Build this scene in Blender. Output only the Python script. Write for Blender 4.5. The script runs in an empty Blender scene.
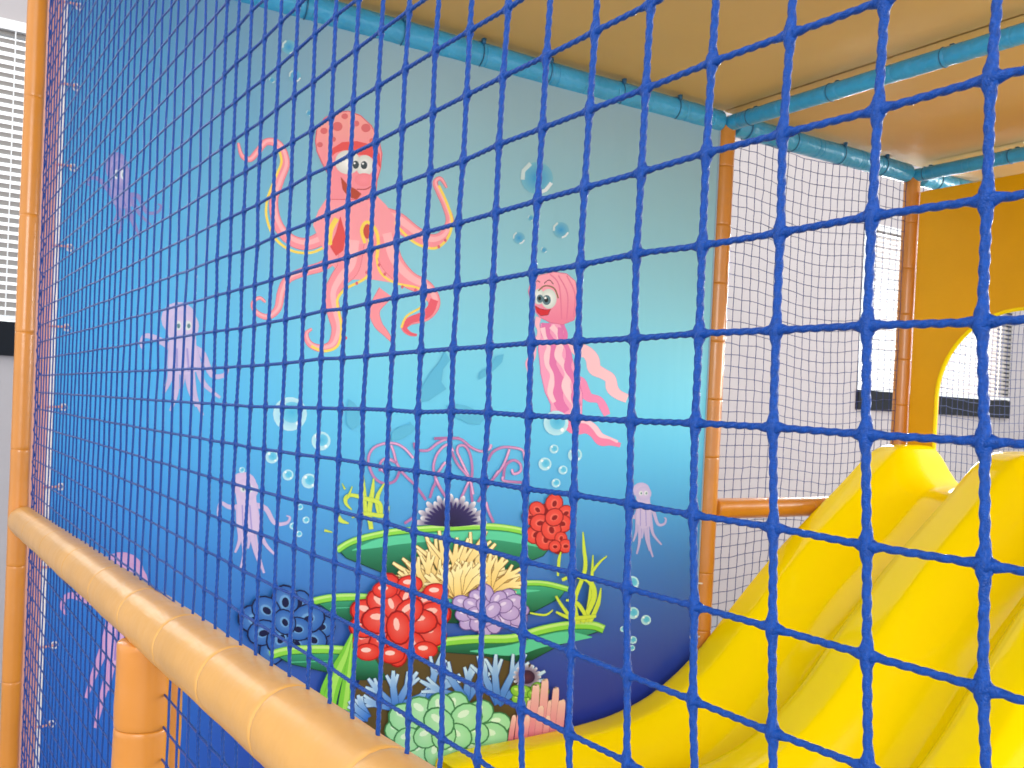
import bpy, math, random
from mathutils import Vector, Matrix
from mathutils.geometry import tessellate_polygon
random.seed(7)
S = bpy.context.scene
PI = math.pi
# ---------------------------------------------------------------- camera
V1 = (-112, 382.0); V2 = (2020.0, 480.0)          # vanishing points of the net and of the mural wall (1024x768 frame)
CY = 426.0                                         # optical axis (the photograph is cropped off-centre)
F = (-((V1[0]-512)*(V2[0]-512)+(V1[1]-CY)*(V2[1]-CY)))**.5
D1 = Vector((V1[0]-512, CY-V1[1], -F)).normalized()
D2 = Vector((V2[0]-512, CY-V2[1], -F)).normalized()
UP = D2.cross(D1)
M = Matrix((D2, D1, UP))                           # camera -> world rotation
cam = bpy.data.cameras.new('camera'); camo = bpy.data.objects.new('camera', cam)
S.collection.objects.link(camo); S.camera = camo
camo.matrix_world = M.to_4x4()
cam.sensor_width = 36; cam.shift_y = (CY-384)/1024; cam.lens = 36*F/1024; cam.clip_start = .02; cam.clip_end = 200
cam.dof.use_dof = True; cam.dof.focus_distance = .62; cam.dof.aperture_fstop = 48
# ---------------------------------------------------------------- world, light, exposure
W = bpy.data.worlds.new('daylight'); S.world = W; W.use_nodes = True
W.node_tree.nodes['Background'].inputs[0].default_value = (.93, .97, 1, 1)
W.node_tree.nodes['Background'].inputs[1].default_value = 1.0
S.view_settings.view_transform = 'Standard'; S.view_settings.look = 'None'
S.view_settings.exposure = .8; S.view_settings.gamma = 1; S.view_settings.use_curve_mapping = False
def area(name, loc, aim, sx, sy, power, col=(1, 1, 1)):
    l = bpy.data.lights.new(name, 'AREA'); l.shape = 'RECTANGLE'; l.size = sx; l.size_y = sy; l.energy = power; l.color = col
    o = bpy.data.objects.new(name, l); S.collection.objects.link(o); o.location = loc
    o.rotation_euler = (Vector(aim)-Vector(loc)).to_track_quat('-Z', 'Y').to_euler(); return o
area('window_daylight', (8.2, 6.6, 1.3), (3, 1, 0), 2.6, 1.8, 900)
area('window_daylight', (.3, 6.6, 1.2), (.6, 1, 0), 2.2, 1.8, 40)
area('added_fill', (-2.2, -3.2, 1.2), (2.2, 3, -.3), 3, 1.6, 95)  # unseen fill added on the camera side to brighten the mural
area('added_fill', (8.5, .6, 1.0), (1.5, 1.6, -.2), 2.6, 1.4, 150)  # unseen fill added at the right for glints on ropes and slide

# ---------------------------------------------------------------- helpers
def lin(c):
    return tuple(((v/255)/12.92 if v/255 <= .04045 else ((v/255+.055)/1.055)**2.4) for v in c[:3])
def ray(x, y): return M @ Vector((x-512, CY-y, -F))
def onY(x, y, Y): r = ray(x, y); return r*(Y/r.y)
def onX(x, y, X): r = ray(x, y); return r*(X/r.x)
def link(name, verts, faces, mat, parent=None, smooth=False):
    me = bpy.data.meshes.new(name); me.from_pydata([tuple(v) for v in verts], [], faces); me.update()
    o = bpy.data.objects.new(name, me); S.collection.objects.link(o)
    if mat: me.materials.append(mat)
    if smooth: me.polygons.foreach_set('use_smooth', [True]*len(me.polygons))
    if parent: o.parent = parent
    return o
def tag(o, label=None, cat=None, group=None, kind=None):
    if label: o['label'] = label
    if cat: o['category'] = cat
    if group: o['group'] = group
    if kind: o['kind'] = kind
    return o
def empty(name, loc=(0, 0, 0)):
    o = bpy.data.objects.new(name, None); o.empty_display_size = .1; S.collection.objects.link(o); o.location = loc; return o
class MB:
    def __init__(s): s.v = []; s.f = []
    def box(s, x0, x1, y0, y1, z0, z1):
        b = len(s.v)
        s.v += [(x, y, z) for z in (z0, z1) for y in (y0, y1) for x in (x0, x1)]
        s.f += [tuple(b+i for i in q) for q in ((0, 2, 3, 1), (4, 5, 7, 6), (0, 1, 5, 4), (2, 6, 7, 3), (0, 4, 6, 2), (1, 3, 7, 5))]
    def tube(s, p, q, prof, n=28, caps=True):
        """surface of revolution about p->q; prof = [(t, radius)]"""
        p = Vector(p); q = Vector(q); d = (q-p).normalized()
        a = d.orthogonal().normalized(); c = d.cross(a); b = len(s.v)
        for t, r in prof:
            o = p+(q-p)*t
            s.v += [o+(a*math.cos(2*PI*i/n)+c*math.sin(2*PI*i/n))*r for i in range(n)]
        for k in range(len(prof)-1):
            for i in range(n):
                j = (i+1) % n
                s.f.append((b+k*n+i, b+k*n+j, b+(k+1)*n+j, b+(k+1)*n+i))
        if caps:
            s.f.append(tuple(b+i for i in reversed(range(n)))); s.f.append(tuple(b+(len(prof)-1)*n+i for i in range(n)))
    def path(s, pts, r, n=6, closed=False):
        pts = [Vector(p) for p in pts]; m = len(pts); b = len(s.v); a = None
        for i, p in enumerate(pts):
            t = (pts[(i+1) % m]-pts[i-1]) if closed else (pts[min(i+1, m-1)]-pts[max(i-1, 0)])
            t.normalize()
            a = t.orthogonal().normalized() if a is None else (a-t*a.dot(t)).normalized()
            c = t.cross(a)
            s.v += [p+(a*math.cos(2*PI*k/n)+c*math.sin(2*PI*k/n))*r for k in range(n)]
        for i in range(m if closed else m-1):
            i2 = (i+1) % m
            for k in range(n):
                k2 = (k+1) % n
                s.f.append((b+i*n+k, b+i*n+k2, b+i2*n+k2, b+i2*n+k))
        if not closed:
            s.f.append(tuple(b+k for k in reversed(range(n)))); s.f.append(tuple(b+(m-1)*n+k for k in range(n)))
    def build(s, name, mat, parent=None, smooth=False, bevel=0):
        o = link(name, s.v, s.f, mat, parent, smooth)
        if bevel:
            m = o.modifiers.new('bevel', 'BEVEL'); m.width = bevel; m.segments = 2; m.limit_method = 'ANGLE'
        return o
def autosmooth(o, ang=35):
    me = o.data; me.polygons.foreach_set('use_smooth', [True]*len(me.polygons)); me.set_sharp_from_angle(angle=math.radians(ang))

# ---------------------------------------------------------------- materials
def mat(name, col, rough=.5, spec=.5, coat=0, coat_rough=.1, bump=0, bscale=40, var=0, vscale=6, detail=3, trans=0):
    m = bpy.data.materials.new(name); m.use_nodes = True; nt = m.node_tree; b = nt.nodes['Principled BSDF']
    b.inputs['Base Color'].default_value = (*lin(col), 1); b.inputs['Roughness'].default_value = rough
    b.inputs['Specular IOR Level'].default_value = spec
    b.inputs['Coat Weight'].default_value = coat; b.inputs['Coat Roughness'].default_value = coat_rough
    tc = nt.nodes.new('ShaderNodeTexCoord')
    if var:
        nz = nt.nodes.new('ShaderNodeTexNoise'); nz.inputs['Scale'].default_value = vscale; nz.inputs['Detail'].default_value = 4
        nt.links.new(tc.outputs['Object'], nz.inputs['Vector'])
        mr = nt.nodes.new('ShaderNodeMapRange'); mr.inputs[1].default_value = .3; mr.inputs[2].default_value = .7
        mr.inputs[3].default_value = 1-var; mr.inputs[4].default_value = 1+var*.5
        nt.links.new(nz.outputs['Fac'], mr.inputs[0])
        mx = nt.nodes.new('ShaderNodeVectorMath'); mx.operation = 'SCALE'; mx.inputs[0].default_value = lin(col)
        nt.links.new(mr.outputs[0], mx.inputs['Scale']); nt.links.new(mx.outputs[0], b.inputs['Base Color'])
    if bump:
        nz = nt.nodes.new('ShaderNodeTexNoise'); nz.inputs['Scale'].default_value = bscale; nz.inputs['Detail'].default_value = detail
        nt.links.new(tc.outputs['Object'], nz.inputs['Vector'])
        bp = nt.nodes.new('ShaderNodeBump'); bp.inputs['Strength'].default_value = bump; bp.inputs['Distance'].default_value = .01
        nt.links.new(nz.outputs['Fac'], bp.inputs['Height']); nt.links.new(bp.outputs[0], b.inputs['Normal'])
    return m
m_rope = mat('blue_rope', (0, 62, 142), .3, .28, bump=.35, bscale=1400, var=.25, vscale=500)
m_rope2 = mat('blue_mesh_rope', (22, 44, 110), .5, .4)
m_foam = mat('orange_foam', (200, 126, 40), .32, .5, coat=.3, coat_rough=.15, bump=.25, bscale=14, var=.1, vscale=5)
m_foam2 = mat('pale_orange_foam', (206, 150, 72), .42, .5, coat=.25, coat_rough=.2, bump=.35, bscale=16, var=.1, vscale=7)
m_salmon = mat('salmon_foam', (222, 160, 140), .4, .5, bump=.3, bscale=15)
m_tape = mat('seam_tape', (196, 132, 52), .4, .5)
m_sky = mat('light_blue_vinyl', (54, 160, 208), .3, .5, coat=.3, bump=.9, bscale=28, var=.12, vscale=9)
m_tie = mat('grey_cable_tie', (30, 92, 130), .4)
m_deck = mat('beige_vinyl', (230, 180, 104), .55, .3, bump=.3, bscale=3, var=.07, vscale=1.2)
m_slide = mat('yellow_plastic', (255, 222, 0), .14, .16, coat=.06, coat_rough=.05, bump=.03, bscale=6)
m_panel = mat('amber_plastic_board', (228, 164, 0), .35, .2, bump=.08, bscale=60, var=.05, vscale=3)
m_wall = mat('white_plaster', (178, 170, 170), .8, .2, bump=.1, bscale=60, var=.03)
m_dark = mat('dark_window_metal', (16, 19, 26), .6, .2)
m_slat = mat('blind_slat', (138, 132, 128), .5, .3)
m_white = mat('white_vinyl', (240, 238, 236), .4)
m_hem = mat('pale_hem', (150, 170, 186), .4)
m_green = mat('green_mat', (60, 150, 70), .6, bump=.2, bscale=50)
m_floor = mat('grey_floor_mat', (150, 150, 155), .7, bump=.1, bscale=30, var=.05)
m_steel = mat('bright_metal', (220, 220, 225), .25, .8)

def mural_mat():
    m = bpy.data.materials.new('printed_vinyl_sea'); m.use_nodes = True; nt = m.node_tree; b = nt.nodes['Principled BSDF']
    b.inputs['Roughness'].default_value = .28; b.inputs['Specular IOR Level'].default_value = .4
    tc = nt.nodes.new('ShaderNodeTexCoord'); sp = nt.nodes.new('ShaderNodeSeparateXYZ'); nt.links.new(tc.outputs['Object'], sp.inputs[0])
    def ramp(stops):
        mr = nt.nodes.new('ShaderNodeMapRange'); mr.inputs[1].default_value = -1.3; mr.inputs[2].default_value = 1.3
        nt.links.new(sp.outputs['Z'], mr.inputs[0])
        r = nt.nodes.new('ShaderNodeValToRGB'); r.color_ramp.interpolation = 'B_SPLINE'
        e = r.color_ramp.elements
        while len(e) < len(stops): e.new(.5)
        for el, (z, c) in zip(e, stops): el.position = (z+1.3)/2.6; el.color = (*lin(c), 1)
        nt.links.new(mr.outputs[0], r.inputs[0]); return r
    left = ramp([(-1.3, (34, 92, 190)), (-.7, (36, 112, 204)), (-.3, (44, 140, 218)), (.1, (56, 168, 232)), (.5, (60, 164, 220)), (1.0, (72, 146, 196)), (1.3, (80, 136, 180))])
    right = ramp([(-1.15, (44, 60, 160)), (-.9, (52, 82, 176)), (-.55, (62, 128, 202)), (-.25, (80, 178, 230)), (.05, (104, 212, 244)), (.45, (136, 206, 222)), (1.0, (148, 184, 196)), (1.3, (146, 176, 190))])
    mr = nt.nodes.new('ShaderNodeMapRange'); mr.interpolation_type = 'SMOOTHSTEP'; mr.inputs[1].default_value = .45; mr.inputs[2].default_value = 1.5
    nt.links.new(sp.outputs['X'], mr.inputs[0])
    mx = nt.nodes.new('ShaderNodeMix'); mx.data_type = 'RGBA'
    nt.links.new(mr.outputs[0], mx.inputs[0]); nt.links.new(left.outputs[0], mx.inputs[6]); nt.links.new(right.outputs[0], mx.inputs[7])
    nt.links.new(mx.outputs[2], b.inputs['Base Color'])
    # soft vertical wrinkles of the stretched vinyl
    mp = nt.nodes.new('ShaderNodeMapping'); mp.inputs['Scale'].default_value = (5, 1, .8); nt.links.new(tc.outputs['Object'], mp.inputs[0])
    nz = nt.nodes.new('ShaderNodeTexNoise'); nz.inputs['Scale'].default_value = 1.6; nz.inputs['Detail'].default_value = 2; nt.links.new(mp.outputs[0], nz.inputs['Vector'])
    bp = nt.nodes.new('ShaderNodeBump'); bp.inputs['Strength'].default_value = .25; bp.inputs['Distance'].default_value = .02
    nt.links.new(nz.outputs['Fac'], bp.inputs['Height']); nt.links.new(bp.outputs[0], b.inputs['Normal'])
    return m
m_mural = mural_mat()
def print_mat():
    m = bpy.data.materials.new('printed_ink'); m.use_nodes = True; nt = m.node_tree; b = nt.nodes['Principled BSDF']
    a = nt.nodes.new('ShaderNodeVertexColor'); a.layer_name = 'ink'; nt.links.new(a.outputs[0], b.inputs['Base Color'])
    b.inputs['Roughness'].default_value = .35; b.inputs['Specular IOR Level'].default_value = .25; return m
m_ink = print_mat()

# ---------------------------------------------------------------- room shell
L = 3.1                    # mural wall plane
WY = 5.5                   # room's back wall
FZ = -1.5                  # floor
b = MB(); b.box(-4, 13, -5, WY+.2, FZ-.05, FZ); tag(b.build('floor', m_floor), kind='structure')
win = [(-1.1, 1.5, .31, 1.82), (7.08, 9.42, .3, 1.77)]
b = MB()
xs = [-4, win[0][0], win[0][1], win[1][0], win[1][1], 13]
for i in range(5):
    if i % 2 == 0: b.box(xs[i], xs[i+1], WY, WY+.2, FZ, 2.7)
    else:
        w = win[i//2]; b.box(xs[i], xs[i+1], WY, WY+.2, FZ, w[2]); b.box(xs[i], xs[i+1], WY, WY+.2, w[3], 2.7)
tag(b.build('wall_back', m_wall), kind='structure')
for n, w in enumerate(win):
    f = MB(); x0, x1, z0, z1 = w
    f.box(x0, x1, WY-.03, WY+.03, z0-.15, z0+.02)          # dark sill band
    f.box(x0, x1, WY+.03, WY+.09, z1-.05, z1)
    f.box(x0, x0+.05, WY+.03, WY+.09, z0, z1); f.box(x1-.1, x1, WY+.0, WY+.09, z0, z1)
    f.box((x0+x1)/2-.02, (x0+x1)/2+.02, WY+.05, WY+.09, z0, z1)
    tag(f.build('window_%d' % (n+1), m_dark), kind='structure')
    t = empty('venetian_blind', ((x0+x1)/2, WY-.02, z1))
    tag(t, ['white slatted blind left of the net post, in front of the left window',
            'white slatted blind seen through the small-mesh net beside the amber board'][n], 'window blind', 'venetian blinds')
    s = MB(); k = 0
    z = z1-.06-z1
    hw = (x1-x0)/2-.02
    while z > z0+.05-z1:
        a = math.radians(52); dy = .018*math.cos(a); dz = .018*math.sin(a)
        bb = len(s.v)
        s.v += [(-hw, -dy, z-dz), (hw, -dy, z-dz), (hw, 0, z+.0015), (-hw, 0, z+.0015), (hw, dy, z+dz), (-hw, dy, z+dz),
                (-hw, -dy, z-dz-.001), (hw, -dy, z-dz-.001), (hw, 0, z), (-hw, 0, z), (hw, dy, z+dz-.001), (-hw, dy, z+dz-.001)]
        s.f += [tuple(bb+i for i in q) for q in ((0, 1, 2, 3), (3, 2, 4, 5), (9, 8, 7, 6), (11, 10, 8, 9), (0, 6, 7, 1), (5, 4, 10, 11))]
        z -= .042
    s.build('slats', m_slat, t)
    h = MB(); h.box(-hw, hw, -.02, .02, -.05, 0); h.build('head_rail', m_white, t)
    c = MB()
    for q in (-.8, -.3, .22, .45, .8): c.box(q*hw-.0025, q*hw+.0025, -.018, -.016, z0+.05-z1, -.05)
    c.build('ladder_cord', m_white, t)
    h = MB(); h.box(-hw, hw, -.014, .014, z0+.03-z1, z0+.05-z1); h.build('bottom_rail', m_white, t)

# ---------------------------------------------------------------- padded posts, rails, beams
def padded(name, p, q, r, seams, m, label, cat, tie=None, ring=None):
    """tube in foam sleeves between the seam positions (0..1); each sleeve a part"""
    t = empty(name, p); p = Vector(p); q = Vector(q); Lg = (q-p).length
    tag(t, label, cat, {'post': 'foam-padded posts', 'rail': 'foam-padded rails', 'beam': 'light blue padded beams'}[cat])
    st = [0]+list(seams)+[1]
    for a, c in zip(st[:-1], st[1:]):
        n = max(4, int((c-a)*Lg/.05)); e = .003/Lg; w = .0010*(r/.045)
        pr = [(a, r*.95), (a+e*.5, r*.985), (a+e, r), (a+3*e, r*1.002)]
        for i in range(1, n): pr.append((a+(c-a)*i/n, r+random.uniform(-w, w)))
        pr += [(c-3*e, r*1.002), (c-e, r), (c-e*.5, r*.985), (c, r*.95)]
        mb = MB(); mb.tube((0, 0, 0), q-p, pr); o = mb.build('foam_sleeve', m, t); autosmooth(o, 50)
    if ring:
        for k in ring:
            mb = MB(); w = ring_w/Lg
            mb.tube((0, 0, 0), q-p, [(k-w, r*1.0), (k-w, r*1.03), (k, r*1.04), (k+w, r*1.03), (k+w, r*1.0)]); autosmooth(mb.build('seam_tape', m_tape, t))
    if tie:
        for k in tie:
            mb = MB(); d = (q-p).normalized(); a = d.orthogonal().normalized(); c = d.cross(a); o = (q-p)*k
            mb.path([o+(a*math.cos(u)+c*math.sin(u))*(r*1.03) for u in [2*PI*i/20 for i in range(20)]], 0.0022, closed=True)
            s_ = o-Vector((0, .7, -.7))*r*1.05; mb.box(s_.x-.006, s_.x+.006, s_.y-.012, s_.y+.004, s_.z-.006, s_.z+.014)
            mb.build('cable_tie', m_tie, t, True)
    return t
ring_w = .012
def seams(n, ph=0): return [(i+ph)/n for i in range(1, n)]
padded('padded_post', (3.03, L, FZ), (3.03, L, 1.275), .043, seams(11, .3), m_foam, 'orange foam-padded corner post at the right edge of the sea mural', 'post')
padded('padded_post', (4.345, L, FZ), (4.345, L, 1.275), .04, seams(12), m_foam, 'orange foam-padded post beside the amber board at the top of the slide', 'post')
padded('padded_post', (.316, 3.01, FZ), (.316, 3.01, 1.42), .0255, seams(9, .1), m_foam, 'thin orange post outside the blue net, right of the left window', 'post')
padded('padded_post', (.372, L, FZ), (.372, L, 1.275), .0255, seams(9, .3), m_salmon, 'salmon-coloured post seen through the net along the left edge of the mural', 'post')
pr = onX(143, 700, .318)
padded('padded_post', (.318, pr.y, FZ), (.318, pr.y, -.350), .038, [.5, .895], m_foam, 'short orange post standing under the thick padded rail', 'post')
pr2 = onX(163, 710, .40)
padded('padded_post', (.40, pr2.y, FZ), (.40, pr2.y, -.44), .03, [.6], m_foam, 'orange post behind the blue net, right behind the short post', 'post')
ra = Vector((.328, 2.985, -.368)); rb = Vector((.33, -.35, -.275))
sp = [2.95-y for y in (2.62, 2.3, 1.98, 1.70, 1.46, 1.24, 1.04, .86, .66, .4, .1)]
padded('padded_rail', ra, rb, .0404, [s/3.3 for s in sp], m_foam2, 'thick pale orange padded rail running along the outside of the blue net', 'rail')
padded('padded_rail', (3.07, L, -.39), (4.305, L, -.39), .046, [.25, .5, .75], m_foam, 'orange padded crossbar between the two far posts, behind the yellow slide', 'rail')
bz = 1.292
def ties(n): return [(i+.5)/n+random.uniform(-.15, .15)/n for i in range(n)]
for (p, q, lb, n) in [((.39, L, bz), (2.99, L, bz), 'light blue padded beam along the top edge of the sea mural', 16),
                      ((3.08, L, bz), (4.30, L, bz), 'light blue padded beam above the small-mesh net between the two far posts', 8),
                      ((3.03, L-.0, bz-.006), (3.03, -.6, bz-.006), 'light blue padded beam crossing the ceiling from the mural corner post', 16),
                      ((4.345, L-.0, bz-.008), (4.345, .2, bz-.008), 'light blue padded beam crossing the ceiling above the amber board', 14),
                      ((4.42, L, bz), (5.9, L, bz), 'light blue padded beam beyond the farthest post, above the amber board', 8),
                      ((5.94, L+.04, bz-.01), (5.94, .5, bz-.01), 'light blue padded beam across the far end of the ceiling', 8)]:
    padded('padded_beam', p, q, .046 if p[1] == q[1] else .033, sorted(ties(n)+ties(n)), m_sky, lb, 'beam', tie=ties(n)[::2])
# ceiling boards of the upper deck
def board(x0, x1, y0, y1, lb):
    mb = MB(); z = 1.352
    n = 10; bb = 0
    for j in range(n+1):
        for i in range(n+1):
            u = i/n; v = j/n
            sag = -.016*math.sin(PI*u)*math.sin(PI*v)
            mb.v.append((x0+(x1-x0)*u, y0+(y1-y0)*v, z+sag))
    for j in range(n):
        for i in range(n): a = j*(n+1)+i; mb.f.append((a, a+n+1, a+n+2, a+1))
    mb.box(x0, x1, y0, y1, z+.004, z+.06)
    o = mb.build('deck_underside', m_deck); autosmooth(o); tag(o, lb, 'ceiling board', 'beige boards under the upper deck')
board(.36, 3.035, -.6, L+.03, 'large beige padded board over the mural bay, left of the first blue cross beam')
board(3.045, 4.365, -.6, L+.03, 'beige padded board between the two light blue cross beams')
board(4.375, 5.95, -.2, L+.03, 'pale beige padded board beyond the second blue cross beam, above the amber board')

# ---------------------------------------------------------------- slide
def crm(pts, n):
    out = []
    for i in range(len(pts)-1):
        p0 = pts[max(i-1, 0)]; p1 = pts[i]; p2 = pts[i+1]; p3 = pts[min(i+2, len(pts)-1)]
        for k in range(n):
            t = k/n
            out.append(tuple(.5*((2*b_)+(-a_+c_)*t+(2*a_-5*b_+4*c_-d_)*t*t+(-a_+3*b_-3*c_+d_)*t**3) for a_, b_, c_, d_ in zip(p0, p1, p2, p3)))
    out.append(tuple(pts[-1])); return out
run = crm([(4.345, -.085), (4.22, -.085), (4.10, -.098), (4.0, -.15), (3.9, -.225), (3.8, -.30), (3.46, -.545), (3.18, -.785), (2.956, -.99), (2.739, -1.13), (2.53, -1.20), (2.31, -1.228), (2.05, -1.24), (1.8, -1.245), (1.7, -1.262)], 6)
lane = [(.0, -.02), (.016, -.004), (.045, 0), (.105, 0), (.135, -.010), (.18, -.055), (.23, -.125), (.27, -.170), (.31, -.192), (.40, -.198), (.44, -.188), (.48, -.15), (.55, -.03), (.575, -.009), (.595, -.002)]
pts = [(-.012, -.26), (-.008, -.10)]+lane+[(o+.6, z) for o, z in lane[2:]]+[(o+1.2, z) for o, z in lane[2:6]]+[(1.40, -.10), (1.41, -.26)]
pf = crm(pts, 4)
sl = MB(); nP = len(pf)
for (x, h) in run:
    k = 1.0 if x < 4.0 else 1.0
    for (o, z) in pf: sl.v.append((x, L-.062-o, h+z*k))
for i in range(len(run)-1):
    for j in range(nP-1):
        a = i*nP+j; sl.f.append((a, a+1, a+nP+1, a+nP))
o = sl.build('double_slide', m_slide, smooth=True)
md = o.modifiers.new('thick', 'SOLIDIFY'); md.thickness = .008; md.offset = -1
tag(o, 'glossy yellow plastic double slide with rounded ridges, running down beside the mural', 'slide')
# deck behind the slide
b = MB(); b.box(4.39, 5.9, 1.7, L-.06, -.36, -.285); dk_ = b.build('deck_platform', m_green, bevel=.01); tag(dk_, 'green matted landing at the head of the yellow slide, through the arch', 'platform')
b = MB(); b.box(4.395, 5.9, 1.72, L-.08, FZ, -.36); b.build('deck_base', m_foam, dk_)
# amber board with arched opening
cy, cz, R = 2.49, .16, .412
hole = [(cy+R, -.35)]+[(cy+R*math.cos(a), cz+R*math.sin(a)) for a in [PI*i/32 for i in range(33)]]+[(cy-R, -.35)]
y0, y1, zt = 1.75, 3.055, 1.198
def plate(xa, xb, hole, y0, y1, zb, zt):
    mb = MB(); n = len(hole)
    outer = [(y1, zb)]
    for (y, z) in hole[1:-1]:
        dy, dz = y-cy, z-cz
        t = min([(k-cy)/dy for k in (y0, y1) if abs(dy) > 1e-6 and (k-cy)/dy > 0]+[(zt-cz)/dz if dz > 1e-6 else 1e9])
        outer.append((cy+dy*t, cz+dz*t))
    outer.append((y0, zb))
    # exact corners
    for i in range(len(outer)-1):
        a, c = outer[i], outer[i+1]
        if abs(a[0]-y1) < 1e-6 and abs(c[1]-zt) < 1e-6 and abs(c[0]-y1) > 1e-6: outer[i+1] = (y1, zt)
        if abs(a[1]-zt) < 1e-6 and abs(c[0]-y0) < 1e-6 and abs(a[0]-y0) > 1e-6: outer[i] = (y0, zt)
    for x in (xa, xb):
        for (y, z) in hole: mb.v.append((x, y, z))
        for (y, z) in outer: mb.v.append((x, y, z))
    H = lambda s, i: s*2*n+i
    O = lambda s, i: s*2*n+n+i
    for i in range(n-1):
        mb.f.append((H(0, i), H(0, i+1), O(0, i+1), O(0, i)))
        mb.f.append((H(1, i), O(1, i), O(1, i+1), H(1, i+1)))
        mb.f.append((H(0, i), H(1, i), H(1, i+1), H(0, i+1)))
        mb.f.append((O(0, i), O(0, i+1), O(1, i+1), O(1, i)))
    for i in (0, n-1): mb.f.append((H(0, i), O(0, i), O(1, i), H(1, i)))
    return mb
pb = plate(4.35, 4.372, hole, y0, y1, -.35, zt)
o = pb.build('arch_board', m_panel, bevel=.004)
tag(o, 'amber yellow plastic board with a round-topped opening at the head of the slide', 'board')
rim = MB()
rim.path([(4.347, y, z) for y, z in hole], .009, 10)
ro = rim.build('opening_rim', m_slide, o); autosmooth(ro); ro['label'] = 'rounded edge of the arched opening, its lit look put into the colour'  # board edge catching light, painted in by the brighter yellow

# ---------------------------------------------------------------- nets
def net_mesh(name, P, nrm, ri, rj, m, detail=None, seg=3, parent=None):
    """P[i][j] = node positions; ropes run along i (radius ri) and along j (radius rj)"""
    verts = []; faces = []
    ni, nj = len(P), len(P[0])
    def rope(nodes, r, det, side):
        n = 12 if det else 6; rings = 0; base = len(verts)
        m_ = len(nodes); ph = random.random()*6
        steps = 44 if det else seg
        tot = 0
        for k in range(m_):
            last = k == m_-1
            p1 = nodes[k]; p2 = nodes[min(k+1, m_-1)]; p0 = nodes[max(k-1, 0)]; p3 = nodes[min(k+2, m_-1)]
            ts = [0] if last else ([q/steps for q in range(steps)] if det else {3: (0, .1, .9), 2: (0, .5), 1: (0,)}[steps])
            sl_ = (p2-p1).length if not last else (p1-p0).length
            for t in ts:
                t2 = t*t; t3 = t2*t
                c = .5*((2*p1)+(-p0+p2)*t+(2*p0-5*p1+4*p2-p3)*t2+(-p0+3*p1-3*p2+p3)*t3)
                lin_ = p1.lerp(p2, t); c = lin_.lerp(c, .55)
                tg = (p2-p1) if not last else (p1-p0)
                tg = tg.normalized(); u = tg.cross(nrm).normalized(); w = u.cross(tg)
                d = min(t, 1-t)*sl_
                g = math.exp(-(d/.0048)**2) if seg == 3 or det else 0
                s_ = tot+t*sl_
                if not det: r_ = r*.86
                else: r_ = r
                ru = r_*(1+1.0*g); rw = r_*(1+.45*g)
                for q in range(n):
                    a = 2*PI*q/n
                    x = 1.0
                    if det: x = .74+.44*abs(math.cos((3*a-2*PI*s_/.0075*side+ph)/2))
                    verts.append(c+u*(math.cos(a)*ru*x)+w*(math.sin(a)*rw*x))
                rings += 1
            tot += sl_
        for k in range(rings-1):
            for q in range(n):
                q2 = (q+1) % n; a = base+k*n
                faces.append((a+q, a+q2, a+n+q2, a+n+q))
    def runs(flags):
        """split a rope into stretches of detailed / plain segments"""
        out = []; s0 = 0
        for k in range(1, len(flags)):
            if flags[k] != flags[s0]: out.append((s0, k, flags[s0])); s0 = k
        out.append((s0, len(flags), flags[s0])); return out
    for j in range(nj):
        nodes = [P[i][j] for i in range(ni)]
        fl = [bool(detail and detail(nodes[k]) and detail(nodes[k+1])) for k in range(ni-1)]
        for a, c, d in runs(fl): rope(nodes[a:c+1], ri, d, 1)
    for i in range(ni):
        nodes = [P[i][j] for j in range(nj)]
        fl = [bool(detail and detail(nodes[k]) and detail(nodes[k+1])) for k in range(nj-1)]
        for a, c, d in runs(fl): rope(nodes[a:c+1], rj, d, -1)
    return link(name, verts, faces, m, parent, True)
NX = .34
def near(p): return p.y < 1.25 and -.05 < p.y and abs(p.z) < .12+.42*(p.y+.25)
cols = [(k, .20558+.05053*k) for k in range(-14, 55)]
rows = [(j, -.00534+.04545*j) for j in range(-31, 31)]
CYF = (.00182191, -.00004317, .00229839, -.00027025, -.00004083, -.00039532, .00000917, .00002833, -.00000263, .0000025)
CZF = (.00206812, .00050069, -.00056772, .0000893, -.00007181, -.00014572, -.00000437, .00000198, .00002079, .00000136)
def sag(j, k):
    """slack of the hanging net, fitted to the sag the photograph shows"""
    j = max(-1, min(17, j)); k = max(-5, min(7.5, k))
    T = (1, j, k, j*k, j*j, k*k, j*j*k, k*k*j, k**3, j**3)
    return sum(a*b_ for a, b_ in zip(CYF, T)), sum(a*b_ for a, b_ in zip(CZF, T))
P = []
rn = random.Random(3)
for j, y in cols:
    c = []
    for k, z in rows:
        a, e = sag(j, k)
        c.append(Vector((NX+rn.gauss(0, .0004), y+rn.gauss(0, .0004)+a, z+rn.gauss(0, .0004)+e)))
    P.append(c)
cn = net_mesh('climbing_net', P, Vector((1, 0, 0)), .00155, .0018, m_rope, near)
tag(cn, 'large blue knotted safety net with wide square mesh, nearest the camera', 'net')
lc = MB(); hx = []
yb = P[-1][31].y
for k in range(124):
    z = P[-1][0].z+.02+k*.0222
    hx.append((.343+(.006 if k % 4 == 1 else 0), yb-.002 if k % 2 else 2.984, z))
lc.path(hx, .0018, 5)
lo = lc.build('lacing_cord', m_rope, cn, True); lo['label'] = 'zigzag cord lacing the net to the thin post'
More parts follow.
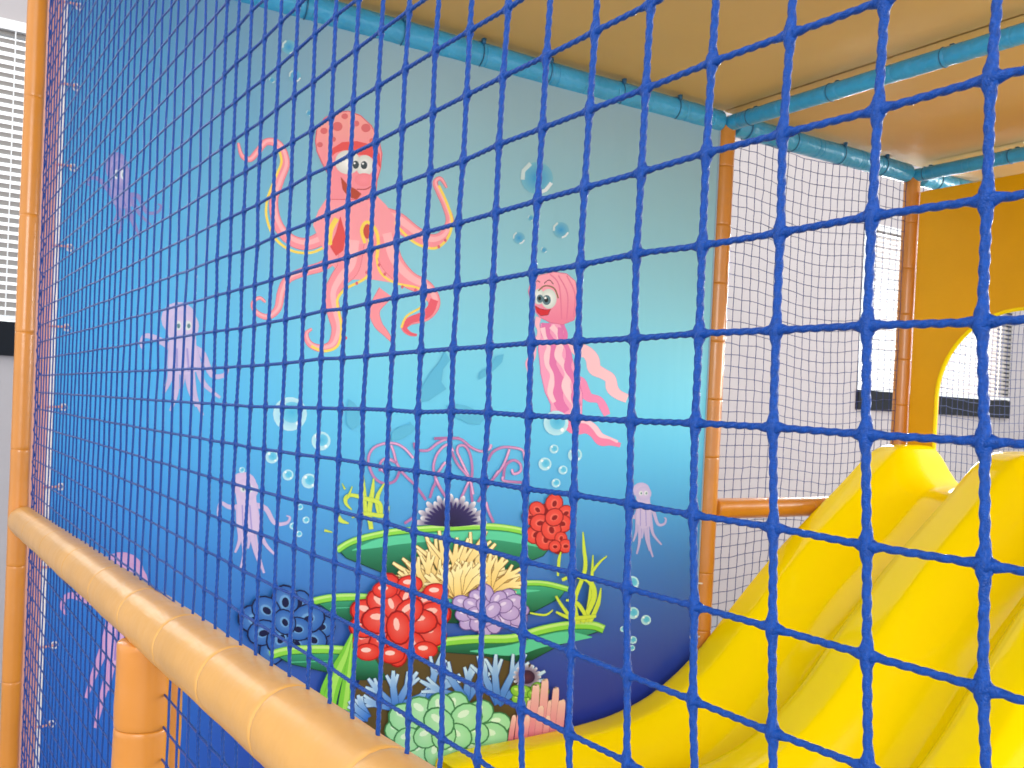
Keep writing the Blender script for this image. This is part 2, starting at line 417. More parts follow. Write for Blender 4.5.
def small_net(x0, x1, ph, lb, z0=-1.42, z1=1.25):
    nx = max(2, round((x1-x0)/.0505)); nz = round((z1-z0)/.0505)
    P = []
    for i in range(nx+1):
        c = []
        for j in range(nz+1):
            u = i/nx; v = j/nz; z = z0+(z1-z0)*v; x = x0+(x1-x0)*u
            e = math.sin(PI*u)
            c.append(Vector((x+.008*math.sin(z*3.1+ph)*e+rn.gauss(0, .0015), L+.012*math.sin(PI*v*3+ph)*e,
                             z-.03*e*math.sin(z*1.9+.6)*1.0+.018*math.sin(u*7+ph+z*1.2)*e+rn.gauss(0, .0015))))
        P.append(c)
    o = net_mesh('small_mesh_net', P, Vector((0, 1, 0)), .0018, .0018, m_rope2, None, 2)
    tag(o, lb, 'net', 'small-mesh nets')
small_net(3.078, 4.30, .5, 'dark blue small-mesh net between the two far orange posts, behind the slide')
small_net(4.39, 6.3, 1.8, 'blue small-mesh net beyond the amber board, seen through its arched opening')

# ---------------------------------------------------------------- the printed sea mural
MY = L-.012
mx0, mx1, mz0, mz1 = .402, 2.982, -1.42, 1.26
mb = MB(); nx, nz = 40, 30
for j in range(nz+1):
    for i in range(nx+1):
        mb.v.append((mx0+(mx1-mx0)*i/nx, MY, mz0+(mz1-mz0)*j/nz))
for j in range(nz):
    for i in range(nx): a = j*(nx+1)+i; mb.f.append((a, a+1, a+nx+2, a+nx+1))
mb.box(mx0, mx1, MY+.0005, MY+.004, mz0, mz1)
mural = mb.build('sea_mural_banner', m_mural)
tag(mural, 'large blue vinyl banner printed with sea animals and a coral reef, behind the net', 'banner')
hm = MB(); hm.box(mx0-.010, mx0+.002, MY-.003, MY+.003, mz0, mz1); o = hm.build('banner_hem', m_white, mural); o['label'] = 'white hem down the left edge of the banner'
hm = MB(); hm.box(mx1-.002, mx1+.005, MY-.003, MY+.003, mz0, mz1); o = hm.build('banner_hem', m_hem, mural); o['label'] = 'pale hem down the right edge of the banner'
for k in range(11):
    for x, sx, dz in ((mx0+.03, -1, .01), (mx1-.02, 1, .045)):
        z = -1.22+k*.232+dz
        if sx > 0 and z > -.5: continue
        g = MB(); g.path([(x+.009*math.cos(a), MY-.003, z+.009*math.sin(a)) for a in [2*PI*i/14 for i in range(14)]], .003, 6, True)
        e_ = g.build('eyelet', m_steel, mural, True)
        g = MB(); g.path([(x, MY-.001, z), (x+sx*.004, MY-.012, z+.002), (x+sx*.03, MY-.016, z), (x+sx*.048, MY-.010, z)], .0035)
        g.build('cable_tie', m_salmon if sx < 0 else m_white, mural, True)

INKN = [0]
class Ink:
    """flat printed shapes traced on the banner's plane"""
    def __init__(s, base=.0004, T=None): s.v = []; s.f = []; s.c = []; s.d = base+INKN[0]*.0001; INKN[0] += 1; s.T = T or (0, 0, 1)
    def px(s, x, y): ox, oy, k = s.T; return (ox+x/k, oy+y/k)
    def up(s): s.d += .00003
    def poly(s, pts, col, line=None, lw=.7, raw=False):
        s.up(); P_ = pts if raw else [s.px(*p) for p in pts]
        w = [onY(x, y, MY-s.d) for x, y in P_]; bb = len(s.v); s.v += w
        for tri in tessellate_polygon([[Vector((p.x, p.z, 0)) for p in w]]):
            a, b_, c_ = tri
            n_ = (w[b_]-w[a]).cross(w[c_]-w[a])
            if n_.y > 0: b_, c_ = c_, b_
            s.f.append((bb+a, bb+b_, bb+c_))
            s.c.append([col(*P_[t]) if callable(col) else col for t in (a, b_, c_)])
        if line: s.rib(P_+[P_[0]], lw, line, raw=True)
    def rib(s, pts, wd, col, raw=False, smooth=0):
        """ribbon: pts (x,y) or (x,y,w); col = colour or (start, end)"""
        s.up(); k = 1 if raw else s.T[2]
        P_ = [((p[0], p[1]) if raw else s.px(p[0], p[1]))+(((p[2] if len(p) > 2 else wd)/k),) for p in pts]
        if smooth: P_ = crm(P_, smooth)
        n = len(P_); bb = len(s.v)
        for i, (x, y, w_) in enumerate(P_):
            q0 = P_[max(i-1, 0)]; q1 = P_[min(i+1, n-1)]
            dx, dy = q1[0]-q0[0], q1[1]-q0[1]; l = math.hypot(dx, dy) or 1
            nx_, ny_ = -dy/l*w_/2, dx/l*w_/2
            s.v += [onY(x+nx_, y+ny_, MY-s.d), onY(x-nx_, y-ny_, MY-s.d)]
        def cc(i):
            if isinstance(col[0], (tuple, list)):
                t = i/(n-1); return tuple(a+(b_-a)*t for a, b_ in zip(*col))
            return col
        for i in range(n-1):
            s.f.append((bb+2*i, bb+2*i+2, bb+2*i+3, bb+2*i+1)); s.c.append([cc(i), cc(i+1), cc(i+1), cc(i)])
    def tent(s, pts, edge, body, light=None, line=1.0, smooth=6):
        s.rib([(p[0], p[1], p[2]+line*s.T[2]) for p in pts], 1, edge, smooth=smooth)
        s.rib(pts, 1, body, smooth=smooth)
        if light:
            s.rib([(p[0]+p[2]*.12, p[1]-p[2]*.12, p[2]*.4) for p in pts], 1, light, smooth=smooth)
    def ell(s, x, y, rx, ry, col, rot=0, n=18, raw=False):
        s.up(); k = 1 if raw else s.T[2]
        cx, cy_ = (x, y) if raw else s.px(x, y); rx /= k; ry /= k
        c_, s_ = math.cos(rot), math.sin(rot); bb = len(s.v)
        s.v.append(onY(cx, cy_, MY-s.d))
        for i in range(n):
            a = 2*PI*i/n; u = rx*math.cos(a); v = ry*math.sin(a)
            s.v.append(onY(cx+u*c_-v*s_, cy_+u*s_+v*c_, MY-s.d))
        ce, ed = col if isinstance(col[0], (tuple, list)) else (col, col)
        for i in range(n):
            s.f.append((bb, bb+1+(i+1) % n, bb+1+i)); s.c.append([ce, ed, ed])
    def bub(s, x, y, r, fill=None):
        if fill:
            s.ell(x, y, r, r, (fill, (120, 185, 205)), raw=True); s.rib([(x-r*.9, y+r*.1), (x-r*.85, y-r*.45), (x-r*.4, y-r*.9)], r*.25, (200, 220, 222), raw=True)
            s.rib([(x+r*.9, y+r*.3), (x+r*.55, y+r*.75), (x+r*.1, y+r*.95)], r*.22, (225, 235, 238), raw=True)
        else:
            s.ell(x, y, r, r, ((100, 190, 225), (190, 232, 244)), raw=True); s.ell(x+r*.12, y-r*.1, r*.62, r*.62, ((72, 180, 222), (110, 200, 232)), raw=True)
            s.ell(x-r*.45, y-r*.5, r*.2, r*.2, (240, 250, 252), raw=True, n=8); s.ell(x+r*.5, y+r*.55, r*.16, r*.16, (240, 250, 252), raw=True, n=8)
    def build(s, name, label):
        o = link(name, s.v, s.f, m_ink, mural)
        ca = o.data.color_attributes.new('ink', 'FLOAT_COLOR', 'CORNER'); dat = []
        for f in s.c:
            for c_ in f: dat += [*lin([max(0, min(255, q)) for q in c_]), 1.0]
        ca.data.foreach_set('color', dat); o['label'] = label; return o
def mixc(a, b_, t): return tuple(p+(q-p)*t for p, q in zip(a, b_))

# octopus
PK, PKD, PKL, YL = (248, 150, 160), (226, 104, 118), (254, 184, 188), (250, 218, 96)
I = Ink(T=(220, 90, 2.742))
I.tent([(330, 430, 30), (290, 478, 26), (225, 500, 22), (185, 520, 20), (168, 555, 20), (158, 600, 18), (130, 622, 14), (100, 610, 11), (90, 585, 9), (108, 570, 7), (125, 582, 4)], PKD, PK, PKL)
I.tent([(455, 555, 44), (425, 600, 28), (432, 640, 22), (455, 668, 14), (470, 688, 5)], PKD, PK)
I.tent([(300, 395, 40), (240, 422, 32), (190, 408, 28), (157, 365, 25), (147, 305, 22), (163, 250, 22), (180, 200, 20), (162, 152, 20), (128, 142, 17), (102, 170, 15), (82, 190, 13), (60, 180, 9), (50, 145, 4)], PKD, PK, PKL)
I.rib([(300, 424), (250, 446), (195, 440), (150, 405), (128, 350), (130, 300), (152, 240), (168, 200), (164, 170)], 7, YL, smooth=5)
I.tent([(420, 340, 50), (480, 358, 50), (530, 392, 42), (575, 414, 36), (612, 400, 26), (630, 360, 20), (618, 318, 15), (600, 280, 13), (590, 253, 11), (605, 243, 8), (622, 268, 4)], PKD, PK, PKL)
I.rib([(470, 350), (500, 388), (540, 422), (590, 434), (625, 405), (636, 360), (622, 310), (600, 262)], 7, YL, smooth=5)
I.poly([(300, 285), (270, 330), (255, 370), (275, 420), (300, 470), (340, 520), (420, 520), (480, 530), (505, 500), (490, 440), (480, 400), (480, 350), (455, 315), (425, 285)], lambda x, y: mixc(PK, PKL, .3))
I.tent([(450, 400, 62), (470, 470, 60), (515, 518, 46), (565, 545, 40), (588, 585, 30), (565, 618, 27), (520, 634, 20), (505, 652, 14), (520, 668, 9), (540, 672, 4)], PKD, PK, PKL)
I.rib([(588, 575, 22), (570, 612, 24), (522, 632, 18), (506, 652, 13), (522, 668, 8), (540, 672, 4)], 1, (234, 96, 112), smooth=5)
I.rib([(428, 455), (440, 500), (478, 528), (540, 542), (562, 560), (555, 592), (512, 620), (497, 652)], 6, YL, smooth=5)
I.tent([(360, 420, 70), (352, 485, 60), (325, 520, 46), (306, 560, 38), (312, 610, 34), (322, 655, 30), (308, 698, 24), (275, 708, 18), (245, 695, 14), (237, 668, 9), (252, 655, 4)], PKD, PK, PKL)
I.rib([(408, 400), (410, 480), (400, 515), (345, 545), (322, 575), (326, 610), (333, 655), (322, 702), (285, 716), (250, 702)], 7, YL, smooth=5)
for x, y in ((412, 470), (402, 500), (375, 530), (345, 548), (436, 480), (452, 505), (500, 540), (536, 548), (342, 650), (345, 680), (560, 432), (600, 430), (618, 412)): I.ell(x, y, 4, 5, PKD, n=8)
I.poly([(302, 430), (318, 390), (330, 345), (345, 400), (338, 440), (318, 455)], (226, 84, 84))
I.rib([(300, 425), (303, 385), (320, 352)], 14, YL, smooth=4)
I.rib([(398, 420), (388, 385), (402, 362), (425, 380), (434, 415), (430, 460)], 9, YL, smooth=5)
I.ell(405, 388, 12, 20, (200, 80, 70))
I.poly([(262, 140), (266, 105), (288, 76), (318, 62), (352, 58), (385, 70), (415, 98), (435, 135), (444, 175), (440, 215), (430, 250), (428, 300), (298, 300), (302, 240), (280, 200), (266, 168)],
       lambda x, y: mixc((246, 166, 160), PK, min(1, max(0, (y-125)/35))), PKD, 1.0)
for x, y, r in ((285, 112, 10), (322, 100, 14), (342, 72, 9), (373, 92, 9), (400, 104, 13), (274, 150, 8), (418, 140, 9), (310, 135, 8)): I.ell(x, y, r, r*.9, (222, 112, 116))
I.poly([(303, 185), (308, 160), (335, 143), (375, 140), (415, 150), (438, 175), (440, 215), (425, 190), (400, 178), (370, 178), (340, 165), (318, 172)], (232, 92, 92))
I.ell(350, 198, 35, 33, ((250, 250, 246), (214, 214, 208))); I.ell(397, 207, 25, 29, ((250, 250, 246), (214, 214, 208)))
I.ell(372, 205, 9, 11, (66, 78, 84)); I.ell(395, 206, 9, 11, (66, 78, 84)); I.ell(369, 201, 3, 3, (240, 240, 240), n=8); I.ell(392, 202, 3, 3, (240, 240, 240), n=8)
I.ell(395, 246, 26, 18, ((252, 150, 160), (246, 140, 150)))
I.poly([(331, 238), (350, 260), (372, 272), (388, 285), (376, 300), (352, 294), (336, 272)], (184, 78, 60)); I.rib([(375, 272), (400, 272), (418, 262)], 3, (190, 80, 84), smooth=4)
I.build('printed_octopus', 'large pink octopus with big white eyes and yellow-edged arms, printed on the banner')

# pink jellyfish
I = Ink(T=(500, 140, 2.4))
A, B_, C_ = (246, 160, 196), (228, 118, 176), (255, 204, 214)
def wavy(p, q, w0, w1, col, amp=7, n=9, ph=0):
    out = []
    for i in range(n+1):
        t = i/n; x = p[0]+(q[0]-p[0])*t; y = p[1]+(q[1]-p[1])*t; l = math.hypot(q[0]-p[0], q[1]-p[1]); nx_, ny_ = -(q[1]-p[1])/l, (q[0]-p[0])/l
        s_ = amp*math.sin(i*1.9+ph); out.append((x+nx_*s_, y+ny_*s_, w0+(w1-w0)*t+3*math.sin(i*1.9+ph+1)))
    I.tent(out, mixc(col, (200, 90, 150), .4), col, line=.6, smooth=5)
wavy((178, 480), (300, 625), 34, 22, (255, 196, 206), 7, 9)
wavy((160, 560), (262, 655), 30, 14, (240, 140, 186), 7, 7, 1)
wavy((165, 672), (286, 738), 40, 10, (238, 130, 172), 7, 6)
wavy((190, 668), (280, 728), 14, 6, (255, 200, 214), 5, 5, 2)
wavy((84, 470), (66, 570), 20, 8, (246, 180, 204), 4, 6)
I.poly([(98, 440), (92, 500), (98, 560), (108, 605), (122, 635), (122, 662), (158, 668), (196, 668), (198, 610), (184, 560), (172, 520), (158, 480), (154, 440)], A, (216, 104, 164), .6)
wavy((112, 440), (150, 655), 18, 26, B_, 7, 9); wavy((130, 445), (180, 660), 14, 20, C_, 7, 9, 2); wavy((106, 450), (128, 630), 10, 12, C_, 5, 8, 1); wavy((146, 450), (190, 640), 10, 18, (226, 120, 178), 6, 8)
wavy((93, 425), (90, 490), 10, 8, (252, 190, 206), 3, 4); wavy((150, 430), (158, 480), 8, 8, B_, 3, 4)
I.poly([(68, 362), (74, 340), (94, 325), (130, 317), (160, 321), (180, 338), (189, 370), (187, 402), (178, 432), (150, 443), (120, 438), (95, 425), (76, 400)], lambda x, y: mixc((252, 168, 186), (240, 130, 160), min(1, max(0, (y-285)/35))), (222, 110, 144), .7)
for q in ([(140, 325), (162, 370), (160, 432)], [(160, 325), (180, 370), (176, 425)], [(120, 322), (142, 350), (148, 430)]): I.rib(q, 3, (234, 124, 156), smooth=5)
I.rib([(106, 344), (118, 336), (128, 346)], 2, (120, 60, 60), smooth=4); I.rib([(82, 345), (90, 338), (96, 342)], 2, (120, 60, 60), smooth=4)
I.ell(93, 376, 14, 19, ((252, 252, 250), (206, 216, 210))); I.ell(117, 381, 19, 24, ((252, 252, 250), (206, 216, 210))); I.rib([(92, 362), (108, 350), (130, 356), (140, 380)], 3, (130, 110, 60), smooth=4)
I.ell(96, 381, 8, 10, (90, 124, 134)); I.ell(112, 384, 10, 12, (90, 124, 134)); I.ell(95, 380, 4, 5, (20, 30, 34)); I.ell(111, 384, 5, 6, (20, 30, 34)); I.ell(109, 379, 3, 3, (250, 250, 250), n=8)
I.poly([(84, 398), (96, 405), (112, 408), (122, 405), (115, 420), (98, 422), (88, 412)], (214, 40, 52), (120, 30, 40), .5)
I.build('printed_jellyfish', 'bright pink smiling jellyfish with ruffled tentacles, printed on the banner')

# pale lavender octopuses: (head x, head y, head rx, head ry, body length, colour, left-arm tip, right-arm tip)
for n_, (hx_, hy, rx, ry, bl, col, la, ra_, sh, lb) in enumerate([
    (119, 172, 11, 20, 62, (138, 132, 190), (-32, 8), (42, 40), 9, 'faint mauve octopus at the top left of the banner'),
    (182, 323, 17, 21, 88, (196, 182, 220), (-41, 16), (46, 52), 3, 'pale lavender octopus left of the pink octopus'),
    (246, 487, 12.5, 15, 82, (204, 184, 220), (-28, 20), (44, 36), 5, 'pale lavender octopus left of the reef'),
    (126, 578, 22, 26, 150, (206, 156, 204), (-64, 22), (40, 60), -12, 'mauve octopus partly hidden by the padded rail'),
    (643, 492, 8.5, 9.5, 62, (182, 172, 216), (-14, 26), (23, 32), 1, 'small pale octopus right of the reef')]):
    I = Ink(); dk = mixc(col, (90, 90, 190), .35); lt = mixc(col, (235, 215, 235), .45)
    X, Y = hx_, hy
    def arm(pp, w, c_=col): I.tent([(x_, y_, max(.8, w*(1-i/len(pp)))) for i, (x_, y_) in enumerate(pp)], dk, c_, line=.5, smooth=4)
    arm([(X-rx*.4, Y+ry*1.3), (X+la[0]*.6, Y+la[1]), (X+la[0]*.9, Y+la[1]*.8), (X+la[0], Y+la[1]*1.3), (X+la[0]*.93, Y+la[1]*1.7)], rx*.42)
    arm([(X+rx*.6, Y+ry*1.2), (X+ra_[0]*.45, Y+ra_[1]*.6), (X+ra_[0]*.65, Y+ra_[1]), (X+ra_[0]*.92, Y+ra_[1]), (X+ra_[0], Y+ra_[1]*.85), (X+ra_[0]*.92, Y+ra_[1]*.8)], rx*.45)
    for q, (a0, ln) in enumerate([(-.75, .8), (-.45, 1.0), (.5, 1.05), (.9, .85), (-.1, .75), (.25, .95)]):
        arm([(X+a0*rx*.7, Y+ry*1.2), (X+a0*rx*.95+sh*.4, Y+bl*.55*ln), (X+a0*rx*1.2+sh, Y+bl*.8*ln), (X+a0*rx*(1.7+.2*q)+sh, Y+bl*ln)], rx*.55)
    I.poly([(X-rx*.85, Y+ry*.3), (X-rx*.7, Y+ry*1.2), (X-rx*.85+sh*.3, Y+bl*.5), (X-rx*.1+sh*.5, Y+bl*.6), (X+rx*.8+sh*.5, Y+bl*.55), (X+rx*.85, Y+ry*1.2), (X+rx*.8, Y+ry*.3)], mixc(col, lt, .4), raw=True)
    I.ell(X-rx*.2, Y-ry*.2, rx*1.02, ry*.8, (lt, col), raw=True); I.ell(X+rx*.1, Y+ry*.15, rx*.9, ry*.75, (lt, col), raw=True)
    I.rib([(X-rx*.3, Y+ry*1.2), (X-rx*.35+sh*.3, Y+bl*.55)], rx*.12, dk, raw=True); I.rib([(X+rx*.3, Y+ry*1.2), (X+rx*.35+sh*.3, Y+bl*.55)], rx*.12, dk, raw=True)
    for q in (-.25, .35):
        I.ell(X+q*rx, Y+ry*.12, rx*.22, ry*.24, (214, 220, 226), raw=True, n=12); I.ell(X+q*rx+rx*.05, Y+ry*.14, rx*.1, ry*.12, (90, 130, 140), raw=True, n=8)
    I.build('printed_octopus', lb+', printed')

# bubbles
I = Ink(base=.0002)
def bubbles(lst, lb, fill=None):
    for q in lst:
        I = Ink(base=.0002); I.bub(*q, fill); I.build('printed_bubble', lb)
bubbles([(290, 414, 17), (321, 441, 9.5), (272, 457, 6.5), (288, 475, 5.5), (309, 481, 7.5), (300, 507, 3.2), (293, 526, 3.5), (306, 520, 3.5), (299, 534, 3.2), (242, 470, 3)], 'white-ringed bubble printed left of the reef')
bubbles([(537, 178, 16), (519, 238, 6), (561, 230, 8), (531, 218, 3), (544, 250, 3), (295, 76, 6), (272, 80, 3), (309, 113, 3), (289, 47, 7)], 'dark-centred blue bubble printed above the jellyfish', (52, 150, 206))
bubbles([(556, 423, 12.5), (554, 449, 4.5), (575, 455, 7), (545, 464, 6.5), (563, 470, 4.5), (556, 483, 4.5), (632, 583, 7), (633, 613, 6), (646, 620, 5), (633, 640, 4), (632, 648, 3), (623, 629, 3)], 'small ringed bubble printed near the right side of the banner')

# grey dolphin silhouettes
G = (92, 184, 220); DT = (256, 222, 4)
def dolphin(p):
    I = Ink(T=DT); I.poly(p, G); I.build('printed_dolphin', 'faint grey-blue dolphin shape')
dolphin([(755, 515), (778, 552), (748, 590), (742, 640), (762, 668), (728, 690), (690, 716), (664, 720), (656, 690), (664, 660), (700, 600), (735, 560)])
dolphin([(992, 528), (985, 560), (955, 590), (930, 612), (890, 632), (898, 600), (940, 570), (958, 538)])
dolphin([(760, 735), (800, 728), (850, 738), (890, 762), (900, 790), (850, 800), (800, 785)])
DT = (256, 400, 4)
dolphin([(370, -5), (392, 10), (415, 40), (412, 100), (385, 120), (362, 95), (362, 45)])
dolphin([(540, 165), (545, 128), (580, 105), (612, 96), (616, 84), (624, 98), (642, 110), (620, 135), (580, 158)])
dolphin([(800, 15), (840, 22), (890, 45), (915, 75), (895, 98), (850, 95), (810, 70)])

# the reef
def blobs(I, cx, cy, rx, ry, n, br, col, dark, hi, seed, squash=1.3, hole=False, up=True):
    r_ = random.Random(seed); k = I.T[2]
    pts = []
    for _ in range(n*40):
        a = r_.uniform(0, 2*PI); q = math.sqrt(r_.random()); x = cx+rx*q*math.cos(a); y = cy+ry*q*math.sin(a)
        if all(math.hypot(x-u, y-v) > br*1.15 for u, v in pts): pts.append((x, y))
        if len(pts) >= n: break
    I.ell(cx, cy, rx*.95, ry*.95, dark)
    pts.sort(key=lambda p: -math.hypot((p[0]-cx)/rx, (p[1]-cy)/ry))
    for x, y in pts:
        rot = math.atan2(y-cy, x-cx)
        s_ = br*r_.uniform(.85, 1.15)
        I.ell(x, y, s_*squash*1.12, s_*1.12, dark, rot, 14); I.ell(x, y, s_*squash, s_, (mixc(col, hi, .35), col), rot, 14)
        if hole:
            I.ell(x, y, s_*.55, s_*.42, mixc(col, hi, .5), rot, 10); I.ell(x+s_*.05, y+s_*.05, s_*.4, s_*.28, dark, rot, 10)
        else: I.ell(x-s_*.2, y-s_*.3, s_*.42*squash, s_*.26, hi, rot, 8)
def fan(I, cx, cy, a0, a1, n, r0, r1, w, cb, ct, out, seed, fork=True, jit=.12):
    r_ = random.Random(seed)
    for ly in (0,):
        for i in sorted(range(n), key=lambda i: -abs(i-(n-1)/2)):
            a = math.radians(a0+(a1-a0)*i/(n-1))+r_.uniform(-jit, jit); rr = r_.uniform(r0, r1)
            x1, y1 = cx+rr*math.cos(a), cy-rr*math.sin(a)
            xm, ym = cx+rr*.55*math.cos(a+.06), cy-rr*.55*math.sin(a+.06)
            I.rib([(cx, cy, w*1.1+1.2), (xm, ym, w+1.2), (x1, y1, w*.45+1.2)], 1, out, raw=True, smooth=3)
            if fork:
                for d in (.45, -.4):
                    x2, y2 = xm+rr*.38*math.cos(a+d), ym-rr*.38*math.sin(a+d)
                    I.rib([(xm, ym, w*.8+1.2), (x2, y2, w*.4+1.2)], 1, out, raw=True); I.rib([(xm, ym, w*.8), (x2, y2, w*.4)], 1, (mixc(cb, ct, .5), ct), raw=True)
            I.rib([(cx, cy, w*1.1), (xm, ym, w), (x1, y1, w*.45)], 1, (cb, ct), raw=True, smooth=3)
I = Ink(base=.0003)
# pink scroll coral
def scroll(pts, T, w=9):
    I.T = T; dkc, ltc = (150, 84, 146), (240, 184, 222)
    I.rib([(x, y, w+5) for x, y in pts], 1, mixc(dkc, ltc, .2), smooth=5); I.rib([(x, y, w) for x, y in pts], 1, (mixc(dkc, ltc, .25), ltc), smooth=5)
T3, T4 = (260, 420, 5.12), (440, 420, 5.12)
for p in ([(850, 410), (800, 340), (735, 275), (700, 220), (685, 165), (672, 130)], [(715, 262), (690, 312), (640, 325), (590, 300), (560, 240), (556, 190), (580, 145), (630, 122), (690, 120), (740, 145), (785, 195)],
          [(615, 262), (615, 225), (640, 198), (680, 205)], [(640, 270), (620, 250)], [(700, 220), (660, 200)],
          [(790, 115), (800, 150), (860, 155), (910, 118), (960, 97), (1020, 92)], [(870, 400), (885, 350), (900, 310), (888, 240), (910, 170), (960, 125), (990, 160)], [(955, 400), (900, 305), (925, 250), (950, 215)], [(740, 530), (790, 490), (800, 430)]): scroll(p, T3)
for p in ([(-30, 95), (60, 92), (110, 100), (160, 140), (210, 160), (252, 150), (262, 125)], [(165, 420), (160, 340), (165, 250), (155, 180), (130, 135), (98, 132), (88, 160), (110, 210), (152, 300)], [(60, 160), (90, 225), (150, 300), (170, 380)],
          [(100, 420), (150, 310)], [(40, 410), (0, 345), (-20, 300)], [(195, 420), (250, 330), (320, 240), (356, 150)], [(245, 210), (270, 165), (320, 140), (380, 142), (425, 158), (434, 210)],
          [(325, 300), (335, 235), (375, 206), (410, 225), (412, 262), (378, 276), (368, 252)], [(275, 525), (250, 470), (236, 420)], [(425, 320), (330, 312), (322, 290)], [(270, 305), (300, 260)]): scroll(p, T4)
# left seaweed
I.T = T3; SW, SWD = (206, 224, 84), (110, 160, 60)
for p in ([(570, 560, 14), (560, 470, 16), (575, 370, 14), (582, 300, 4)], [(540, 480, 12), (535, 380, 12), (528, 275, 3)], [(610, 480, 14), (600, 400, 14), (636, 325, 4)], [(620, 480, 12), (610, 425, 14), (540, 402, 14), (470, 385, 12), (440, 400, 14), (442, 430, 10), (470, 460, 3)],
          [(450, 400, 8), (472, 340, 3)], [(435, 355, 6), (420, 325, 2)], [(400, 490, 12), (415, 515, 14), (455, 530, 4)], [(330, 565, 8), (370, 575, 3)], [(470, 500, 4), (540, 480, 12), (640, 490, 12), (660, 440, 4)]): I.tent([(q[0], q[1], q[2]*1.5) for q in p], SWD, SW, line=.5)
# top shelf and its anemone
GR, GL, GD = (70, 184, 140), (140, 216, 74), (14, 78, 50)
I.T = (0, 0, 1)
def shelf(out_top, out_bot, rimw, seed=0):
    ys = [p[1] for p in out_top+out_bot]; y0_, y1_ = min(ys), max(ys)
    I.poly(out_top+out_bot, lambda x, y: mixc(GR, GD, min(1, max(0, (y-y0_)/(y1_-y0_)*1.1))), (18, 60, 50), .9)
    I.rib([(x, y+rimw*1.9, rimw*(1.4 if 0 < i < len(out_top)-3 else .1)) for i, (x, y) in enumerate(out_top[1:-1])], 1, (92, 206, 160), smooth=5)
    I.rib([(x, y+rimw*.45, rimw+1) for x, y in out_top], 1, (40, 120, 50), smooth=5); I.rib([(x, y+rimw*.4, rimw) for x, y in out_top], 1, GL, smooth=5); I.rib([(x, y+rimw*.2, rimw*.35) for x, y in out_top], 1, (192, 236, 130), smooth=5)
shelf([(337, 548), (352, 539), (378, 532), (405, 528), (450, 525), (490, 524), (520, 528), (540, 536), (552, 545)], [(543, 556), (528, 562), (500, 578), (450, 586), (400, 580), (366, 566), (346, 558)], 6)
for i in range(17):
    a = PI*(i+.5)/17; k = 1-.12*(i % 2)
    I.rib([(451+4*math.cos(a), 524-3*math.sin(a), 4), (451+24*k*math.cos(a), 525-20*k*math.sin(a), 3.8), (451+32*k*math.cos(a), 525-27*k*math.sin(a), 5.4), (451+36*k*math.cos(a), 525-31*k*math.sin(a), 2.0)], 1, ((48, 36, 84), (255, 255, 255)), raw=True, smooth=4)
for i in range(17):
    a = PI*(i+.5)/17; I.rib([(451, 525, 4), (451+18*math.cos(a), 525-15*math.sin(a), 4), (451+27*math.cos(a), 525-23*math.sin(a), 1.2)], 1, ((28, 20, 62), (60, 48, 110)), raw=True, smooth=3)
# red tube coral, right
I.T = (0, 0, 1)
blobs(I, 549, 521, 19, 19, 11, 8.4, (226, 66, 56), (140, 20, 24), (250, 140, 120), 5, 1.1, True)
blobs(I, 559, 546, 8, 9, 3, 6, (226, 66, 56), (140, 20, 24), (250, 140, 120), 6, 1.0, True)
# yellow branching coral
shelf([(362, 600), (380, 594), (440, 590), (500, 583), (540, 581), (568, 587)], [(560, 598), (530, 614), (480, 624), (430, 622), (380, 612)], 5)
I.poly([(385, 590), (395, 575), (520, 575), (525, 588), (450, 594)], (232, 190, 110))
fan(I, 456, 596, 12, 168, 13, 58, 74, 5.5, (236, 190, 100), (255, 240, 178), (150, 104, 44), 3, True, .05)
fan(I, 430, 594, 40, 165, 6, 36, 50, 5.5, (240, 198, 108), (255, 240, 178), (150, 104, 44), 8, True, .08)
fan(I, 488, 592, 15, 140, 6, 34, 46, 5.5, (240, 198, 108), (255, 240, 178), (150, 104, 44), 9, True, .08)
fan(I, 458, 596, 35, 145, 7, 26, 40, 6.5, (246, 208, 120), (255, 242, 184), (150, 104, 44), 5, True, .08)
# left middle shelf
shelf([(311, 599), (330, 595), (356, 594), (385, 596)], [(392, 612), (372, 622), (355, 626), (338, 618), (322, 606)], 7)
# blue pod coral, left
blobs(I, 287, 627, 34, 26, 13, 12, (44, 98, 178), (12, 20, 66), (170, 220, 246), 11, 1.2, True)
# lavender cluster
blobs(I, 490, 612, 32, 18, 26, 7, (184, 160, 214), (112, 84, 150), (228, 214, 244), 12, 1.3)
# lower shelf, dark rock
I.poly([(372, 650), (400, 640), (512, 636), (528, 660), (548, 690), (552, 735), (372, 735), (352, 700)], (92, 76, 44))
shelf([(270, 652), (290, 647), (331, 646), (370, 650)], [(388, 680), (350, 680), (326, 672), (290, 664)], 8)
I.T = (0, 0, 1)
shelf([(425, 641), (470, 636), (512, 635), (540, 627), (567, 622), (592, 622), (604, 626)], [(600, 631), (562, 644), (532, 660), (515, 662), (480, 655), (440, 652)], 8)
# red berry coral
blobs(I, 398, 621, 38, 33, 26, 11, (228, 50, 40), (150, 16, 22), (255, 196, 184), 21, 1.35)
for x, y in ((385, 590), (436, 592), (410, 584), (392, 655), (368, 652), (425, 650)):
    I.ell(x, y, 13, 9, (160, 20, 24)); I.ell(x, y, 12, 8, ((240, 96, 80), (226, 46, 38))); I.ell(x-2, y-2, 5, 2.4, (255, 210, 200))
# grass blades in front, left
for p in ([(322, 735, 16), (330, 690, 18), (345, 655, 10), (352, 634, 2)], [(340, 735, 12), (345, 700, 12), (349, 665, 6), (352, 640, 1)], [(332, 735, 8), (328, 700, 8), (330, 680, 2)]): I.tent(p, (60, 140, 50), (124, 206, 66), (170, 230, 100), line=.5)
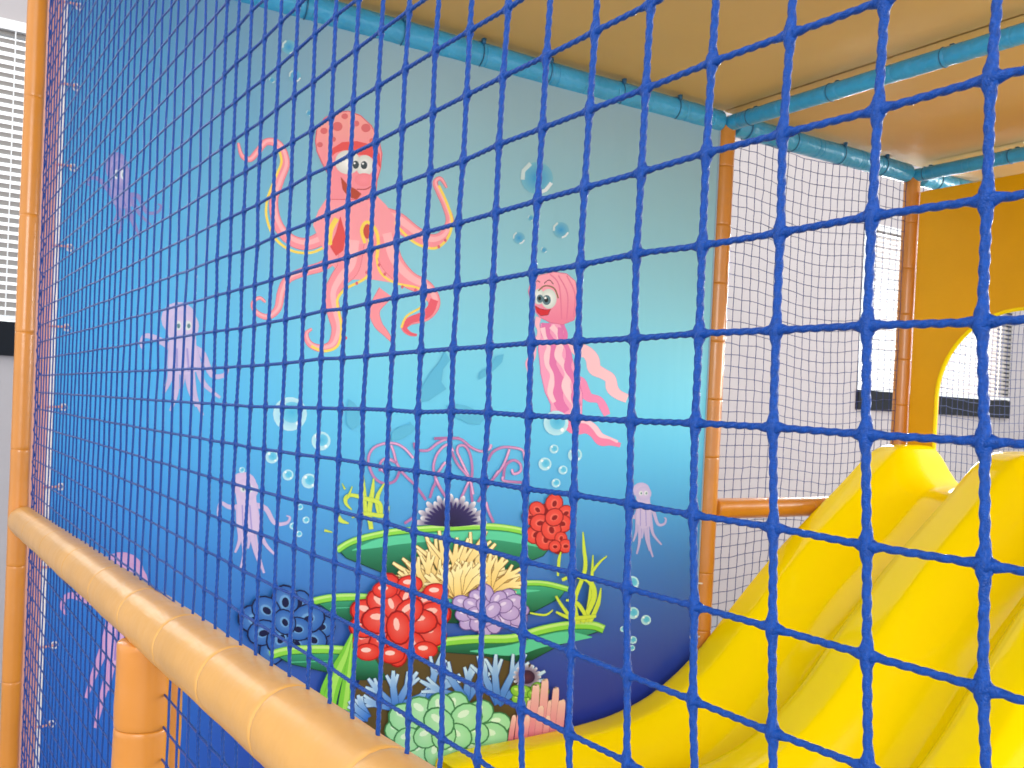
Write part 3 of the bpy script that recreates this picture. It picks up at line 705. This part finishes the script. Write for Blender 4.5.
# blue finger corals
for cx_, cy_, a0, a1, n_, r0, r1 in ((396, 708, 25, 165, 6, 36, 52), (428, 704, 15, 75, 3, 40, 54), (466, 700, 45, 160, 5, 34, 50), (498, 704, 35, 115, 5, 44, 66), (368, 718, 110, 175, 3, 18, 30)):
    fan(I, cx_, cy_, a0, a1, max(3, n_-1), r0, r1, 6, (50, 112, 208), (206, 234, 248), (40, 90, 160), int(cx_), True, .08)
# purple flower coral right of rock
for i in range(16):
    a = 2*PI*i/16; I.rib([(527, 677, 3), (527+10*math.cos(a), 677-9*math.sin(a), 3.6), (527+14*math.cos(a), 677-13*math.sin(a), 2)], 1, ((60, 34, 70), (236, 240, 250)), raw=True, smooth=3)
I.ell(527, 677, 8, 7, ((90, 50, 70), (50, 28, 60)))
blobs(I, 528, 694, 16, 8, 8, 5, (124, 190, 60), (60, 110, 40), (200, 236, 120), 31)
# pale green cabbage coral
blobs(I, 446, 728, 56, 26, 26, 12, (156, 224, 168), (60, 130, 80), (222, 250, 222), 41, 1.15)
# cream and pink finger anemone
for (x, t, w) in ((521, 704, 6), (530, 700, 6), (536, 685, 8), (545, 680, 8), (551, 700, 7), (556, 688, 7), (562, 700, 8), (541, 706, 7), (527, 716, 7), (514, 715, 5), (548, 716, 6)):
    I.tent([(x-4, 745, w), (x-2, (t+745)/2, w), (x, t+3, w*.85), (x, t, w*.3)], (160, 70, 90), ((224, 120, 142), (252, 238, 210)), line=.5)
# right seaweed
for p in ([(578, 624, 5), (575, 600, 4), (585, 570, 4), (584, 548, 3), (583, 532, 1)], [(586, 622, 5), (590, 600, 4), (592, 575, 3), (593, 555, 1)], [(582, 622, 5), (594, 598, 5), (590, 582, 5), (575, 576, 4), (562, 580, 3)], [(590, 622, 4), (598, 604, 4), (601, 588, 1)],
          [(566, 600, 2), (578, 604, 4), (588, 620, 3)], [(592, 572, 3), (600, 562, 2), (607, 556, 1)], [(558, 576, 2), (559, 560, 3), (561, 552, 1)], [(530, 613, 1.5), (545, 615, 2), (553, 610, 1)], [(574, 622, 4), (562, 606, 3), (556, 596, 2)], [(596, 616, 3), (572, 618, 4), (556, 612, 2)]):
    I.tent(p, (80, 140, 40), (204, 224, 74), line=.5)
I.build('printed_reef', 'printed coral reef of green shelves, red, yellow, lavender and blue corals with pink scrolling sprays')
